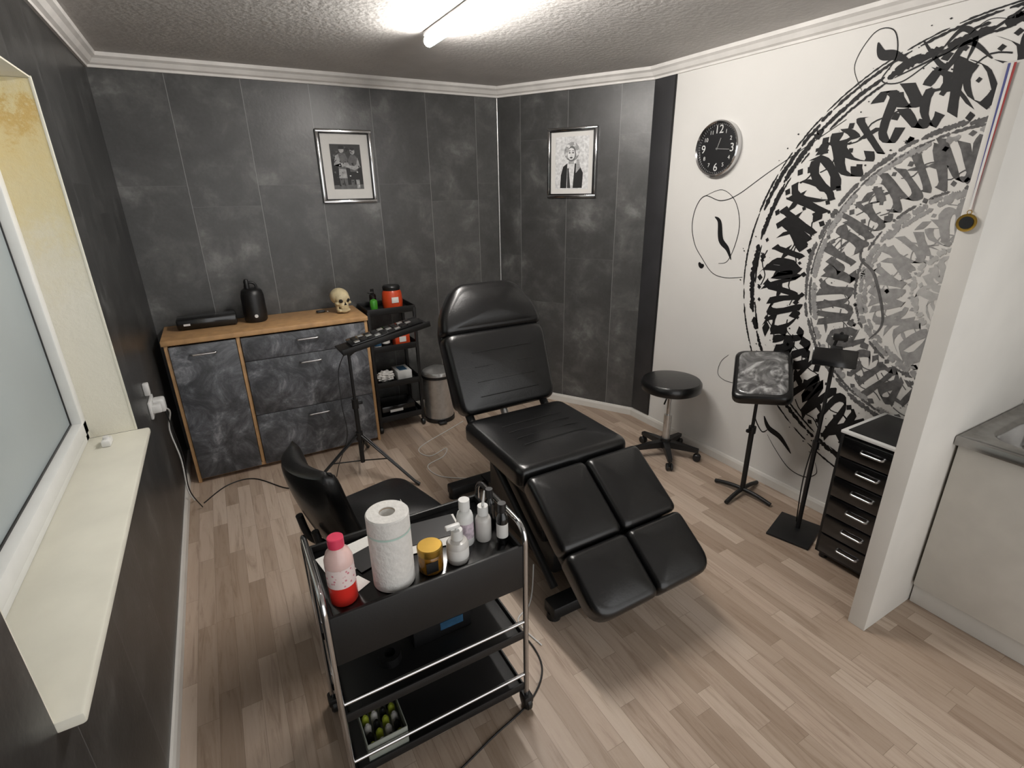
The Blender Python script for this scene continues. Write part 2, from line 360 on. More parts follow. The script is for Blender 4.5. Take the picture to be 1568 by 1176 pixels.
def skull():
    g=grp('skull_ornament',(.69,3.63,H),rz=math.radians(12))
    bm=bmesh.new()
    def el(c,s):
        r=bmesh.ops.create_icosphere(bm,subdivisions=3,radius=1)
        for v in r['verts']: v.co=Vector((v.co.x*s[0]+c[0],v.co.y*s[1]+c[1],v.co.z*s[2]+c[2]))
    el((0,.015,.108),(.062,.075,.058)); el((0,-.035,.1),(.05,.035,.038)); el((0,-.04,.058),(.032,.03,.03))
    el((-.042,-.032,.07),(.014,.026,.012)); el((.042,-.032,.07),(.014,.026,.012)); el((0,-.048,.022),(.03,.02,.018))
    el((-.036,-.015,.035),(.008,.016,.032)); el((.036,-.015,.035),(.008,.016,.032)); el((-.03,-.035,.02),(.014,.024,.012)); el((.03,-.035,.02),(.014,.024,.012)); el((0,.02,.05),(.035,.04,.03))
    el((0,-.05,.112),(.04,.016,.01))
    o=frombm('cranium',bm,M['bone'],g); m=o.modifiers.new('r','REMESH'); m.mode='VOXEL'; m.voxel_size=.0035; m.use_smooth_shade=True
    s=o.modifiers.new('s','SMOOTH'); s.iterations=3
    for x in (-.023,.023):
        lathe('eye_socket_shade',[(0,-1),(.7,-.7),(1,0),(.7,.7),(0,1)],(x,-.058,.09),M['dark'],g,20).scale=(.016,.012,.015)  # raised dark lumps, socket shade put into the colour, nothing hollowed out
    mo('nose_cavity_shade',[(-.009,-.072,.06),(.009,-.072,.06),(0,-.070,.082),(-.006,-.05,.06),(.006,-.05,.06),(0,-.05,.08)],[(0,1,2),(3,5,4),(0,3,4,1),(1,4,5,2),(2,5,3,0)],M['dark'],g)  # solid dark wedge, painted shade in place of a nose opening
    for row,z in ((0,.041),(1,.0315)):
        for i in range(8):
            a=(i-3.5)*.26; box('tooth',(.026*math.sin(a),-.042-.026*math.cos(a)+.0,z),(.0062,.006,.009),M['bone'],g,.0015,rot=(0,0,a))
    tube('mouth_gap_shade',[(.027*math.sin(a),-.041-.026*math.cos(a),.0362) for a in [(-1.1+.2*i) for i in range(12)]],.0012,M['dark'],g)  # dark tube as painted shade between the tooth rows
skull()
# ---------- shelf trolley ----------
st=grp('storage_shelf_cart',(1.005,3.665,0))
for sx in (-.165,.165):
    for sy in (-.14,.14):
        box('post',(sx,sy,.49),(.022,.022,.87),M['blackm'],st,.004)
        lathe('caster',[(0,-.012),(.022,-.012),(.025,-.006),(.025,.006),(.022,.012),(0,.012)],(sx,sy,.0255),M['black'],st,16,rot=(0,pi/2,0)); cyl('stem',(sx,sy,.03),(sx,sy,.06),.008,M['black'],st)
for z in (.09,.36,.63,.90):
    box('shelf',(0,0,z),(.33,.29,.012),M['blackm'],st,.002)
    for sy in (-.147,.147): box('lip',(0,sy,z+.018),(.34,.006,.045),M['blackm'],st,.002)
    for sx in (-.168,.168): box('lip_side',(sx,0,z+.018),(.006,.29,.045),M['blackm'],st,.002)
def bottle(name,loc,r,h,mat,capmat,neck=.35,caph=.03,nozzle=0,label=None,pump=False):
    g=grp(name,loc)
    lathe('body',[(0,0),(r*.92,0),(r,.006),(r,h*.72),(r*.85,h*.82),(r*neck,h*.88),(r*neck,h),(0,h)],(0,0,0),mat,g,28)
    lathe('cap',[(0,h-caph*.3),(r*neck*1.35,h-caph*.3),(r*neck*1.3,h+caph*.7),(0,h+caph*.7)],(0,0,0),capmat,g,20)
    if label: lathe('label',[(r*1.012,h*.2),(r*1.012,h*.6)],(0,0,0),label,g,28)
    if nozzle: cyl('nozzle',(0,0,h+caph*.7),(nozzle*.15,0,h+caph*.7+nozzle),.005,capmat,g,10,r2=.002)
    if pump:
        cyl('pump_stem',(0,0,h),(0,0,h+.03),.005,capmat,g,10); box('pump_head',(-.012,0,h+.035),(.045,.016,.012),capmat,g,.004)
    return g
zt=.908
bottle('green_soap_bottle',(.905,3.60,zt),.026,.10,M['green'],M['black'],caph=.02,pump=True)
bottle('dark_pump_bottle',(.925,3.69,zt),.025,.13,M['blackg'],M['black'],caph=.02)
jr=grp('orange_canister',(1.045,3.62,zt)); lathe('body',[(0,0),(.055,0),(.068,.01),(.073,.06),(.068,.12),(.058,.14),(0,.14)],(0,0,0),M['orange'],jr); lathe('lid',[(0,.138),(.06,.138),(.062,.16),(.055,.17),(0,.172)],(0,0,0),M['black'],jr); box('label',(0,-.0725,.075),(.05,.003,.04),M['paper'],jr,.001)
zt=.638
bottle('white_pump_bottle',(.90,3.60,zt),.028,.11,M['clearp'],M['white'],label=M['blue']); bottle('black_ink_bottle',(.97,3.63,zt),.03,.12,M['black'],M['white'],label=M['paper'])
g=grp('orange_box',(1.08,3.62,zt)); box('carton',(0,0,.05),(.11,.1,.1),M['orange'],g,.004); box('carton_label',(0,-.0515,.05),(.05,.002,.04),M['paper'],g,0)
zt=.368
g=grp('crumpled_tissues',(.935,3.61,zt)); bm=bmesh.new(); bmesh.ops.create_icosphere(bm,subdivisions=4,radius=1)
for v in bm.verts:
    n=v.co.normalized(); k=1+.18*math.sin(9*n.x+2*n.z)*math.cos(7*n.y)+.1*math.sin(17*n.z+5*n.x); v.co=Vector((n.x*.06*k,n.y*.05*k,.047+n.z*.04*k))
frombm('wad',bm,M['paper'],g)
g=grp('glove_box',(1.075,3.66,zt)); box('carton',(0,0,.035),(.11,.16,.07),M['white'],g,.003); box('slot',(0,0,.0705),(.06,.1,.002),M['blue'],g,0)
g=grp('black_supply_box',(1.0,3.66,.098)); box('carton',(0,0,.045),(.26,.2,.09),M['blackg'],g,.005); box('lettering',(-.02,-.101,.05),(.1,.002,.02),M['paper'],g,0)
tb=grp('pedal_bin',(1.325,3.57,0)); lathe('body',[(0,0.012),(.112,.012),(.112,.36),(.114,.36),(.114,.375)],(0,0,0),M['steel'],tb,40); lathe('base_ring',[(0,0),(.118,0),(.118,.03),(.113,.034)],(0,0,0),M['black'],tb,40)
lathe('lid',[(.116,.37),(.118,.385),(.11,.405),(.07,.425),(0,.432)],(0,0,0),M['steel'],tb,40); lathe('rim',[(.113,.355),(.119,.357),(.119,.378),(.113,.38)],(0,0,0),M['black'],tb,40); box('pedal',(-.03,-.13,.015),(.06,.05,.01),M['black'],tb,.004)
# ---------- stand with device ----------
ms=grp('tripod_stand',(.57,2.98,0))
cyl('lower_pole',(0,0,.1),(0,0,.5),.014,M['blackm'],ms); cyl('upper_pole',(0,0,.5),(0,0,.82),.009,M['blackm'],ms); cyl('clamp',(0,0,.47),(0,0,.53),.02,M['black'],ms); cyl('collar',(0,0,.26),(0,0,.31),.022,M['black'],ms)
box('clamp_knob',(.03,0,.5),(.03,.012,.02),M['black'],ms,.004)
for a in (-48,72,190):
    t=math.radians(a); c,s=math.cos(t),math.sin(t)
    for o in (-.009,.009): cyl('leg',(c*.02-s*o,s*.02+c*o,.29),(c*.38-s*o*.4,s*.38+c*o*.4,.012),.006,M['blackm'],ms,8)
    cyl('brace',(0,0,.11),(c*.19,s*.19,.155),.004,M['blackm'],ms,8); cyl('foot',(c*.37,s*.37,.02),(c*.395,s*.395,.008),.011,M['black'],ms,10)
tm=TR((.235,.08,.872),math.radians(1),math.radians(-10),math.radians(2))
def inm(o,m): o.matrix_basis=m@o.matrix_basis; return o
inm(box('tray',(0,0,0),(.56,.19,.012),M['blackm'],ms,.004),tm); inm(box('tray_lip',(0,-.095,.01),(.56,.012,.035),M['blackm'],ms,.004),tm)
inm(box('tablet',(0.02,.01,.018),(.46,.15,.02),M['blackg'],ms,.006),tm)
for i in range(9):
    for j in range(3): inm(box('key',(-.17+i*.043,-.033+j*.042,.030),(.034,.030,.006),M['black'] if (i+j)%3 else M['steel'],ms,.003),tm)
cyl('tray_arm',(0,0,.81),(.08,.03,.845),.012,M['black'],ms)
tube('hanging_cable',[(-.01,.02,.83),(-.06,.06,.7),(-.075,.02,.5),(-.07,.01,.3),(-.14,.04,.1),(-.16,.07,.005)],.0025,M['black'],ms,smooth=True,seg=6)
# ---------- bed ----------
bed=grp('reclining_tattoo_chair',(0,0,0)); L=M['leather']; cx=1.214
cushion('seat_pad',rc(.59,.57),.05,.10,.018,L,bed,TR((cx+.003,1.885,.57)),e=.035)
ab=math.atan2(.604,.264); zb=Vector((0,-math.sin(ab),math.cos(ab))); yb=Vector((0,math.cos(ab),math.sin(ab)))
p=Vector((cx,2.255,.83))-zb*.05; cushion('backrest_pad',rc(.56,.43,.595),.06,.10,.018,L,bed,TR(p,ab),e=.035)
p=Vector((cx,2.392,1.135))-zb*.045; cushion('headrest_pad',[(-.295,-.13),(.295,-.13),(.28,-.02),(.175,.13),(-.175,.13),(-.28,-.02)],[.04,.04,.08,.07,.07,.08],.10,.022,L,bed,TR(p,ab),e=.04)
p=Vector((cx,2.30,.95))-zb*.115; o=cushion('back_shell',[(-.28,-.31),(.28,-.31),(.285,.16),(.15,.31),(-.15,.31),(-.285,.16)],[.04,.04,.1,.08,.08,.1],.05,0,M['black'],bed,TR(p,ab),e=.012)
al=math.radians(34); yl=Vector((0,math.cos(al),math.sin(al))); zl=Vector((0,-math.sin(al),math.cos(al)))
P0=Vector((cx+.015,1.575,.622))
for sx in (-1,1):
    c=P0-yl*.185+Vector((sx*.150,0,0))-zl*.05
    cushion('calf_pad',rc(.292,.335),.03,.09,.014,L,bed,TR(c,al),e=.028)
    c=P0-yl*.488+Vector((sx*.150,0,0))-zl*.05
    rad=[.085,.03,.03,.03] if sx<0 else [.03,.085,.03,.03]
    cushion('foot_pad',rc(.292,.26),rad,.09,.014,L,bed,TR(c,al),e=.028)
c=P0-yl*.32-zl*.115; cushion('leg_rest_shell',rc(.53,.58,.55),[.1,.1,.03,.03],.04,0,M['black'],bed,TR(c,al),e=.01)
bx('seat_frame',.97,1.46,1.62,2.13,.46,.52,M['black'],bed,.02)
bx('motor_housing',1.03,1.40,1.60,2.12,.2,.46,M['black'],bed,.03)
bx('base_spine',1.15,1.28,1.38,2.48,.03,.09,M['blackm'],bed,.01)
bx('base_foot_front',.94,1.49,1.36,1.44,.02,.08,M['blackm'],bed,.01); bx('base_foot_rear',.94,1.49,2.42,2.50,.02,.08,M['blackm'],bed,.01)
bx('base_cover',1.06,1.37,1.55,2.2,.06,.22,M['black'],bed,.02)
for x in (.965,1.465):
    for y in (1.40,2.46): lathe('foot_pad_rubber',[(0,0),(.03,0),(.028,.03),(0,.03)],(x,y,0),M['black'],bed,16)
for x in (1.0,1.43): cyl('lift_arm',(x,1.45,.1),(x,2.0,.47),.018,M['blackm'],bed)
cyl('leg_actuator',(cx,1.62,.3),(cx,1.36,.4),.02,M['steel'],bed)
cyl('back_actuator',(cx,2.1,.3),(cx,2.38,.75),.02,M['steel'],bed)
for x in (.99,1.44): cyl('back_hinge',(x,2.12,.5),(x,2.25,.62),.022,M['blackm'],bed)
for yy in (-.12,-.05,.02,.09):
    tube('seat_seam',[(cx-.17,1.885+yy,.6355),(cx-.08,1.885+yy,.6375),(cx+.08,1.885+yy,.6375),(cx+.17,1.885+yy,.6355)],.0016,M['leather'],bed,smooth=True)
    q=Vector((0,2.255,.83))+yb*yy*1.1+zb*.0155
    tube('back_seam',[(cx-.17,q.y,q.z),(cx+.17,q.y,q.z)],.0016,M['leather'],bed)
def star(g,r,n,zh,mat,a0=0,caster=.025):
    for i in range(n):
        a=a0+2*pi*i/n; c,s=math.cos(a),math.sin(a)
        vs=[];d=Vector((c,s,0));t=Vector((-s,c,0))
        for (k,w,z0,z1) in ((.0,.022,zh-.02,zh+.03),(.5,.018,zh-.02,zh+.018),(1,.014,zh-.022,zh)):
            for u,z in ((-w,z0),(w,z0),(w,z1),(-w,z1)): q=d*r*k+t*u; vs.append((q.x,q.y,z))
        fs=[(0,1,2,3),(8,11,10,9)]
        for b in (0,4):
            for j in range(4): fs.append((b+j,b+(j+1)%4,b+4+(j+1)%4,b+4+j))
        mo('base_leg',vs,fs,mat,g,smooth=False)
        cyl('caster_stem',(c*r*.97,s*r*.97,caster),(c*r*.97,s*r*.97,zh),.008,M['black'],g,10)
        for o in (-.013,.013):
            p=Vector((c*r*.97,s*r*.97,caster))+t*o
            w_=lathe('caster_wheel',[(0,-.008),(caster*.8,-.008),(caster,-.003),(caster,.003),(caster*.8,.008),(0,.008)],p,M['black'],g,18); w_.rotation_mode='QUATERNION'; w_.rotation_quaternion=Vector((0,0,1)).rotation_difference(t)
so=grp('rolling_stool',(2.40,2.20,0)); lathe('seat',[(0,.475),(.17,.475),(.187,.485),(.192,.505),(.190,.53),(.178,.545),(.12,.552),(0,.554)],(0,0,0),L,so,48)
lathe('seat_plate',[(0,.462),(.12,.462),(.12,.476),(0,.476)],(0,0,0),M['black'],so)
cyl('gas_column',(0,0,.1),(0,0,.3),.025,M['steel'],so); cyl('piston',(0,0,.3),(0,0,.465),.014,M['chrome'],so); cyl('hub',(0,0,.06),(0,0,.13),.035,M['black'],so)
tube('height_lever',[(0,0,.455),(-.08,-.05,.45),(-.13,-.08,.43)],.005,M['black'],so)
star(so,.215,5,.085,M['black'],.3)
# office chair
oc=grp('office_chair',(.40,1.84,0),rz=math.radians(14))
cushion('seat_cushion',rc(.43,.42),.09,.08,.02,L,oc,TR((0,0,.44)),e=.035)
def backrest():
    vs=[];fs=[];nu,nv=18,18
    def pt(u,v,side):
        z=.44+v*.38; wv=.185*(1-.10*(2*v-1)**2); y=u*wv
        x=-.205-.10*v**1.3-.02*math.sin(v*pi)+.06*u*u
        rr=(1-abs(u)**5)*(1-abs(2*v-1)**7); th=.05*max(0,rr)**.45
        return (x+side*th*.9,y,z)
    for side in (1,-1):
        for j in range(nv+1):
            for i in range(nu+1): vs.append(pt(-1+2*i/nu,j/nv,side))
    n1=(nu+1)*(nv+1)
    for k in (0,n1):
        for j in range(nv):
            for i in range(nu): a=k+j*(nu+1)+i; fs.append((a,a+1,a+nu+2,a+nu+1))
    me=mo('backrest',vs,fs,L,oc,fix=False)
    bm=bmesh.new(); bm.from_mesh(me.data); bmesh.ops.remove_doubles(bm,verts=bm.verts,dist=.0005); bmesh.ops.recalc_face_normals(bm,faces=bm.faces); bm.to_mesh(me.data); bm.free()
backrest()
for o in (-.07,.07): tube('back_support',[(-.12,o,.395),(-.21,o,.39),(-.275,o,.45),(-.30,o,.56)],.014,M['black'],oc,smooth=True)
box('seat_mount',(0,0,.385),(.28,.24,.03),M['black'],oc,.01)
cyl('gas_column',(0,0,.1),(0,0,.38),.026,M['black'],oc); star(oc,.25,5,.09,M['black'],.6,.028)
# ---------- trolley ----------
tr=grp('chrome_service_trolley',(.3625,1.275,0)); hw,hd=.285,.165
for sx in (-1,1):
    x=sx*(hw+.008)
    tube('side_frame',filletpath([(x,-hd,.06),(x,-hd,.75),(x,hd,.75),(x,hd,.06)],.06),.009,M['chrome'],tr,seg=12)
    for y in (-hd,hd):
        lathe('caster',[(0,-.012),(.024,-.012),(.03,-.006),(.03,.006),(.024,.012),(0,.012)],(x+.0,y,.03),M['black'],tr,20,rot=(0,pi/2,0)); box('caster_fork',(x,y,.05),(.036,.045,.035),M['black'],tr,.008)
z0,z1=.53,.69
box('front_panel',(0,-hd+.004,(z0+z1)/2),(2*hw,.012,z1-z0),M['blackm'],tr,.004); box('back_panel',(0,hd-.004,(z0+z1)/2),(2*hw,.012,z1-z0),M['blackm'],tr,.004)
for sx in (-1,1): box('side_panel',(sx*(hw-.006),0,(z0+z1)/2),(.01,2*hd-.01,z1-z0),M['blackm'],tr,.003)
box('top_tray',(0,0,.666),(2*hw-.014,2*hd-.014,.008),M['blackg'],tr,.001); box('tray_bottom',(0,0,.535),(2*hw-.014,2*hd-.014,.008),M['blackm'],tr,.001)
for z in (.325,.095):
    box('shelf',(0,0,z),(2*hw,2*hd-.01,.012),M['blackm'],tr,.003)
    for y in (-hd,hd):
        tube('rail',[(-hw,y,z+.065),(hw,y,z+.065)],.006,M['chrome'],tr)
        box('shelf_lip',(0,y*.985,z+.008),(2*hw,.006,.03),M['blackm'],tr,.002)
    for sx in (-1,1): box('shelf_lip_side',(sx*hw*.99,0,z+.008),(.006,2*hd-.01,.03),M['blackm'],tr,.002)
zt=.671
pt=grp('paper_towel_roll',(.272,1.19,zt)); lathe('roll',[(.022,.0),(.055,0),(.058,.003),(.058,.222),(.055,.226),(.022,.226),(.02,.22),(.02,.0),(.022,0)],(0,0,0),M['towel'],pt,40,ang=30); lathe('core',[(.0205,.001),(.0205,.224)],(0,0,0),S('cardboard','#b9a184',.8),pt,30)
mo('loose_sheet',[(.058,0,.226),(.058,0,.0),(.05,.04,.226),(.05,.04,0),(.062,.03,.2),(.066,.02,.01)],[(0,1,5,4),(4,5,3,2)],M['paper'],pt,smooth=False)
lathe('tape_band',[(.0587,.17),(.0587,.176)],(0,0,0),S('tape_mint','#b5cfc6',.4),pt,40)
rb=grp('red_disinfectant_bottle',(.132,1.188,zt)); lathe('lower_liquid',[(0,0),(.034,0),(.037,.005),(.037,.075)],(0,0,0),M['red'],rb,28); lathe('upper',[(.037,.075),(.037,.135),(.03,.155),(.016,.17),(.015,.18),(0,.18)],(0,0,0),S('pink_translucent','#e6c4be',.3,coat=.3),rb,28); lathe('cap',[(0,.172),(.021,.172),(.021,.198),(.019,.2),(0,.2)],(0,0,0),M['pink'],rb,24); 
def labelmat():
    m,nt,b=base('printed_label'); tc=nd(nt,'ShaderNodeTexCoord'); n=nd(nt,'ShaderNodeTexVoronoi',Scale=90); nt.links.new(tc.outputs['Object'],n.inputs['Vector'])
    c=ramp(nt,n.outputs['Distance'],[(.2,lin('#cf7f8c')),(.36,lin('#ead9d6'))]); nt.links.new(c,b.inputs['Base Color']); return m
lathe('label',[(.0375,.06),(.0375,.118)],(0,0,0),labelmat(),rb,28)
aj=grp('amber_jar',(.378,1.178,zt)); lathe('jar',[(0,0),(.032,0),(.036,.006),(.036,.055),(.033,.062),(0,.062)],(0,0,0),M['amber'],aj,32); lathe('lid',[(0,.06),(.036,.06),(.037,.064),(.037,.08),(.034,.083),(0,.083)],(0,0,0),M['gold'],aj,32); box('jar_label',(-.008,-.0355,.032),(.035,.002,.035),M['black'],aj,0)
bottle('white_spray_bottle',(.462,1.175,zt),.033,.085,M['clearp'],M['white'],neck=.4,pump=True,label=M['paper'])
bottle('squeeze_bottle',(.515,1.235,zt),.026,.135,M['white'],M['white'],neck=.5,caph=.03,label=S('bottle_label_print','#bfb0ba',.5,var=.5,scale=60))
bottle('nozzle_squeeze_bottle',(.572,1.225,zt),.025,.10,M['clearp'],M['white'],neck=.5,nozzle=.05)
bottle('black_spray_bottle',(.615,1.18,zt),.018,.12,M['blackg'],M['black'],neck=.55,label=M['paper'])
bottle('black_small_bottle',(.618,1.27,zt),.016,.12,M['blackg'],M['black'],neck=.55)
pp=grp('paper_sheets',(0,0,zt))
box('white_sheet_a',(.20,1.35,.0015),(.2,.12,.001),M['paper'],pp,0,rot=(0,0,.2)); box('white_sheet_b',(.42,1.33,.0025),(.22,.15,.001),M['paper'],pp,0,rot=(0,0,-.12)); box('black_sheet',(.44,1.345,.0045),(.17,.11,.002),M['black'],pp,0,rot=(0,0,-.1)); box('black_sheet_b',(.24,1.32,.0035),(.12,.09,.001),M['black'],pp,0,rot=(0,0,.3)); box('white_sheet_c',(.17,1.22,.001),(.06,.05,.001),M['paper'],pp,0,rot=(0,0,.5))
g=grp('ink_bottle_box',(.18,1.22,.102)); gb=S('grey_clear_bin','#8f948c',.25,coat=.3)
for sx in (-1,1): box('wall_s',(sx*.06,0,.04),(.003,.2,.08),gb,g,.001)
for sy in (-1,1): box('wall_e',(0,sy*.1,.04),(.12,.003,.08),gb,g,.001)
box('base',(0,0,.002),(.12,.2,.004),gb,g,.001)
for i in range(4):
    for j in range(6): lathe('ink_cap',[(0,0),(.011,0),(.011,.04),(.005,.05),(0,.05)],(-.042+i*.028,-.08+j*.032,.004),(M['yg'],M['black'],M['clearp'])[(i*2+j)%3],g,12)
g=grp('glove_carton',(.42,1.30,.332)); box('carton',(0,0,.04),(.2,.12,.08),M['black'],g,.003); box('carton_label',(0.03,-.061,.045),(.08,.002,.03),M['blue'],g,0); 
g=grp('tape_roll',(.24,1.24,.332)); lathe('roll',[(.018,0),(.035,0),(.035,.03),(.018,.03),(.018,0)],(0,0,0),M['black'],g)
# ---------- armrest stand ----------
ar=grp('padded_armrest_stand',(2.44,1.617,0))
for a in (.15,.15+pi/2):
    c,s=math.cos(a)*.17,math.sin(a)*.17
    tube('cross_foot',[(-c,-s,.012),(-c*.5,-s*.5,.03),(0,0,.035),(c*.5,s*.5,.03),(c,s,.012)],.012,M['blackm'],ar,smooth=True)
cyl('outer_pole',(0,0,.03),(0,0,.42),.014,M['blackm'],ar); cyl('inner_pole',(0,0,.42),(0,0,.62),.009,M['blackm'],ar); cyl('collar',(0,0,.40),(0,0,.44),.02,M['black'],ar); box('knob',(-.03,0,.42),(.03,.02,.02),M['black'],ar,.006)
n=Vector((-.42,-.18,.89)).normalized(); wv=Vector((.62,-.785,0)); wv=(wv-n*wv.dot(n)).normalized(); hv=n.cross(wv)
mm=Matrix.Translation(Vector((0,-.01,.74)))@Matrix((wv,hv,n)).transposed().to_4x4()
def wrapmat():
    m,nt,b=base('plastic_wrap_over_leather'); tc=nd(nt,'ShaderNodeTexCoord')
    n_=nd(nt,'ShaderNodeTexNoise',Scale=9,Detail=4,Distortion=2.5); nt.links.new(tc.outputs['Object'],n_.inputs['Vector'])
    c=ramp(nt,n_.outputs['Fac'],[(.38,(.05,.05,.051,1)),(.52,(.17,.17,.17,1)),(.66,(.48,.48,.48,1))]); nt.links.new(c,b.inputs['Base Color'])  # pale silvery streaks are reflections on the film, painted into its colour
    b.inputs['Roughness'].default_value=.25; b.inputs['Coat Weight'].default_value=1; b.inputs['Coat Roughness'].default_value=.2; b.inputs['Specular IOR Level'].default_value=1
    bp=nd(nt,'ShaderNodeBump',Strength=.5,Distance=.005); nt.links.new(n_.outputs['Fac'],bp.inputs['Height']); nt.links.new(bp.outputs[0],b.inputs['Normal']); nt.links.new(bp.outputs[0],b.inputs['Coat Normal']); return m
cushion('leather_pad',rc(.29,.37),.05,.06,.02,L,ar,mm,e=.025)
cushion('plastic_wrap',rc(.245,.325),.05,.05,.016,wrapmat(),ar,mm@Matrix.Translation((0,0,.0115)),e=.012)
cyl('tilt_bracket',(0,0,.6),Vector((0,-.01,.74))-n*.03,.016,M['black'],ar)
# ---------- phone stand ----------
ps=grp('phone_holder_stand',(2.385,1.245,0)); box('base_plate',(-.01,0,.006),(.25,.2,.012),M['blackm'],ps,.003,rot=(0,0,.3))
cyl('pole_lower',(.02,0,.01),(.02,0,.5),.011,M['blackm'],ps); cyl('pole_upper',(.02,0,.5),(.02,0,.93),.008,M['blackm'],ps); cyl('pole_clamp',(.02,0,.48),(.02,0,.52),.016,M['black'],ps)
ry=math.radians(-58)
box('phone',(.0,-.01,.955),(.18,.012,.085),M['blackg'],ps,.006,rot=(-.45,0,ry)); box('clip',(.02,.0,.955),(.05,.022,.1),M['black'],ps,.006,rot=(-.25,0,ry)); 
tube('gooseneck',[(.02,0,.92),(.03,.02,.98),(.03,.01,1.04),(.02,-.01,1.07)],.007,M['black'],ps,smooth=True); box('clip_top',(.015,-.01,1.05),(.06,.02,.03),M['black'],ps,.005,rot=(0,0,ry))
tube('cable',[(.02,.01,.9),(.05,.02,.6),(.03,.03,.3),(.05,.03,.02)],.003,M['black'],ps,smooth=True)
# ---------- drawer unit ----------
du=grp('drawer_unit',(0,0,0)); dx0,dx1,dy0,dy1,dh=2.285,2.64,.785,1.085,.665
bx('side_a',dx0,dx1,dy0,dy0+.015,.03,dh,M['blackm'],du); bx('side_b',dx0,dx1,dy1-.015,dy1,.03,dh,M['blackm'],du); bx('back',dx1-.01,dx1,dy0,dy1,.03,dh,M['blackm'],du)
bx('bottom',dx0,dx1,dy0,dy1,.03,.045,M['blackm'],du); bx('top_white',dx0-.004,dx1,dy0,dy1+.003,dh,dh+.014,M['white'],du,.003); bx('top_mat',dx0+.015,dx1-.02,dy0+.02,dy1-.018,dh+.0142,dh+.018,M['black'],du,.001)
for x in (dx0+.03,dx1-.03):
    for y in (dy0+.03,dy1-.03): cyl('foot',(x,y,0),(x,y,.03),.018,M['black'],du)
n6=6; hh=(dh-.05)/n6
for i in range(n6):
    z=.047+i*hh; bx('drawer_%d'%i,dx0-.012,dx0+.25,dy0+.017,dy1-.017,z,z+hh-.006,M['blackg'],du,.004)
    yc=(dy0+dy1)/2; tube('drawer_handle',filletpath([(dx0-.012,yc-.045,z+hh*.6),(dx0-.03,yc-.045,z+hh*.55),(dx0-.03,yc+.045,z+hh*.55),(dx0-.012,yc+.045,z+hh*.6)],.01),.005,M['chrome'],du)
# ---------- clock ----------
ck=grp('wall_clock',(2.659,2.249,1.902),rz=-pi/2)
lathe('rim',[(.0,0),(.148,0),(.15,.01),(.15,.036),(.144,.042),(.136,.036),(.134,.022)],(0,0,0),M['chrome'],ck,56,rot=(pi/2,0,0)); lathe('face',[(0,.022),(.135,.022)],(0,0,0),S('clock_face','#161618',.4),ck,48,rot=(pi/2,0,0))
def text(t,x,z,size,mat,parent,y,rot=(pi/2,0,0)):
    c=bpy.data.curves.new('numeral_'+t,'FONT'); c.body=t; c.size=size; c.align_x='CENTER'; c.align_y='CENTER'; c.extrude=.0006; c.materials.append(mat)
    o=bpy.data.objects.new('numeral_'+t,c); o.location=(x,y,z); o.rotation_euler=rot; return link(o,parent)
for i in range(1,13):
    a=2*pi*i/12; text(str(i),.100*math.sin(a),.100*math.cos(a),.062 if i%3==0 else .03,M['white'],ck,-.0235)
for i in range(60):
    a=2*pi*i/60; box('tick',(.129*math.sin(a),-.0228,.129*math.cos(a)),(.0015,.001,.005),M['white'],ck,0,rot=(0,a,0))
def hand(a,l,w): box('hand',(math.sin(a)*l*.4,-.026,math.cos(a)*l*.4),(w,.0015,l),M['steel'],ck,0,rot=(0,a,0))
hand(math.radians(20),.065,.006); hand(math.radians(95),.095,.004); lathe('pin',[(0,0),(.006,0),(.006,.008),(0,.008)],(0,-.022,0),M['steel'],ck,14,rot=(pi/2,0,0))
# ---------- pictures ----------
gy=[S('photo_tone_%d'%i,c,.6,var=.25,scale=60) for i,c in enumerate(('#151515','#333333','#5e5e5e','#a0a0a0','#d8d8d8'))]
def poly(name,pts,mat,parent,y):
    return mo(name,[(x,y,z) for x,z in pts],[tuple(range(len(pts)))],mat,parent,smooth=False,fix=False)
def ell(cx_,cz,rx,rz_,n=20): return [(cx_+rx*math.cos(2*pi*i/n),cz+rz_*math.sin(2*pi*i/n)) for i in range(n)]
def frame(loc,rz,w,h):
    g=grp('picture_frame',loc,rz); b=.022
    fr=M['chrome']
    for sx in (-1,1): box('frame_side',(sx*(w/2-b/2),-.012,0),(b,.022,h),fr,g,.006); box('inner_side',(sx*(w/2-b-.003),-.012,0),(.006,.018,h-2*b),M['black'],g,.001)
    for sz in (-1,1): box('frame_rail',(0,-.0125,sz*(h/2-b/2)),(w,.023,b),fr,g,.006); box('inner_rail',(0,-.012,sz*(h/2-b-.003)),(w-2*b,.018,.006),M['black'],g,.001)
    box('mat_board',(0,-.006,0),(w-.03,.006,h-.03),M['paper'],g,0)
    return g
f1=frame((.888,YB-.001,1.86),0,.366,.46)
pw,ph_=.2,.28; poly('photo',[(-pw/2,-ph_/2),(pw/2,-ph_/2),(pw/2,ph_/2),(-pw/2,ph_/2)],gy[0],f1,-.0095)
R2=random.Random(3)
yy=[-.0100]
def P1(n_,pts,t,par=f1,k=1,dz=0): yy[0]-=.00003; poly(n_,[(x*k,z*k+dz) for x,z in pts],gy[t],par,yy[0])
P1('backdrop',[(-.1,.05),(.1,.02),(.1,.14),(-.1,.14)],1); P1('floor_tone',[(-.1,-.14),(.1,-.14),(.1,-.11),(-.1,-.115)],2)
P1('torso_a',[(-.055,-.01),(-.01,-.02),(.01,.05),(-.005,.085),(-.05,.085),(-.07,.05)],2); P1('arm_a',[(-.07,.07),(-.05,.08),(-.035,.0),(.03,.01),(.03,.03),(-.03,.025),(-.085,.01)],3)
P1('head_a',ell(-.027,.108,.017,.022),3); P1('hair_a',[(-.045,.11),(-.01,.11),(-.012,.132),(-.042,.132)],0); P1('shorts_a',[(-.06,-.07),(-.005,-.07),(-.008,-.015),(-.056,-.01)],3)
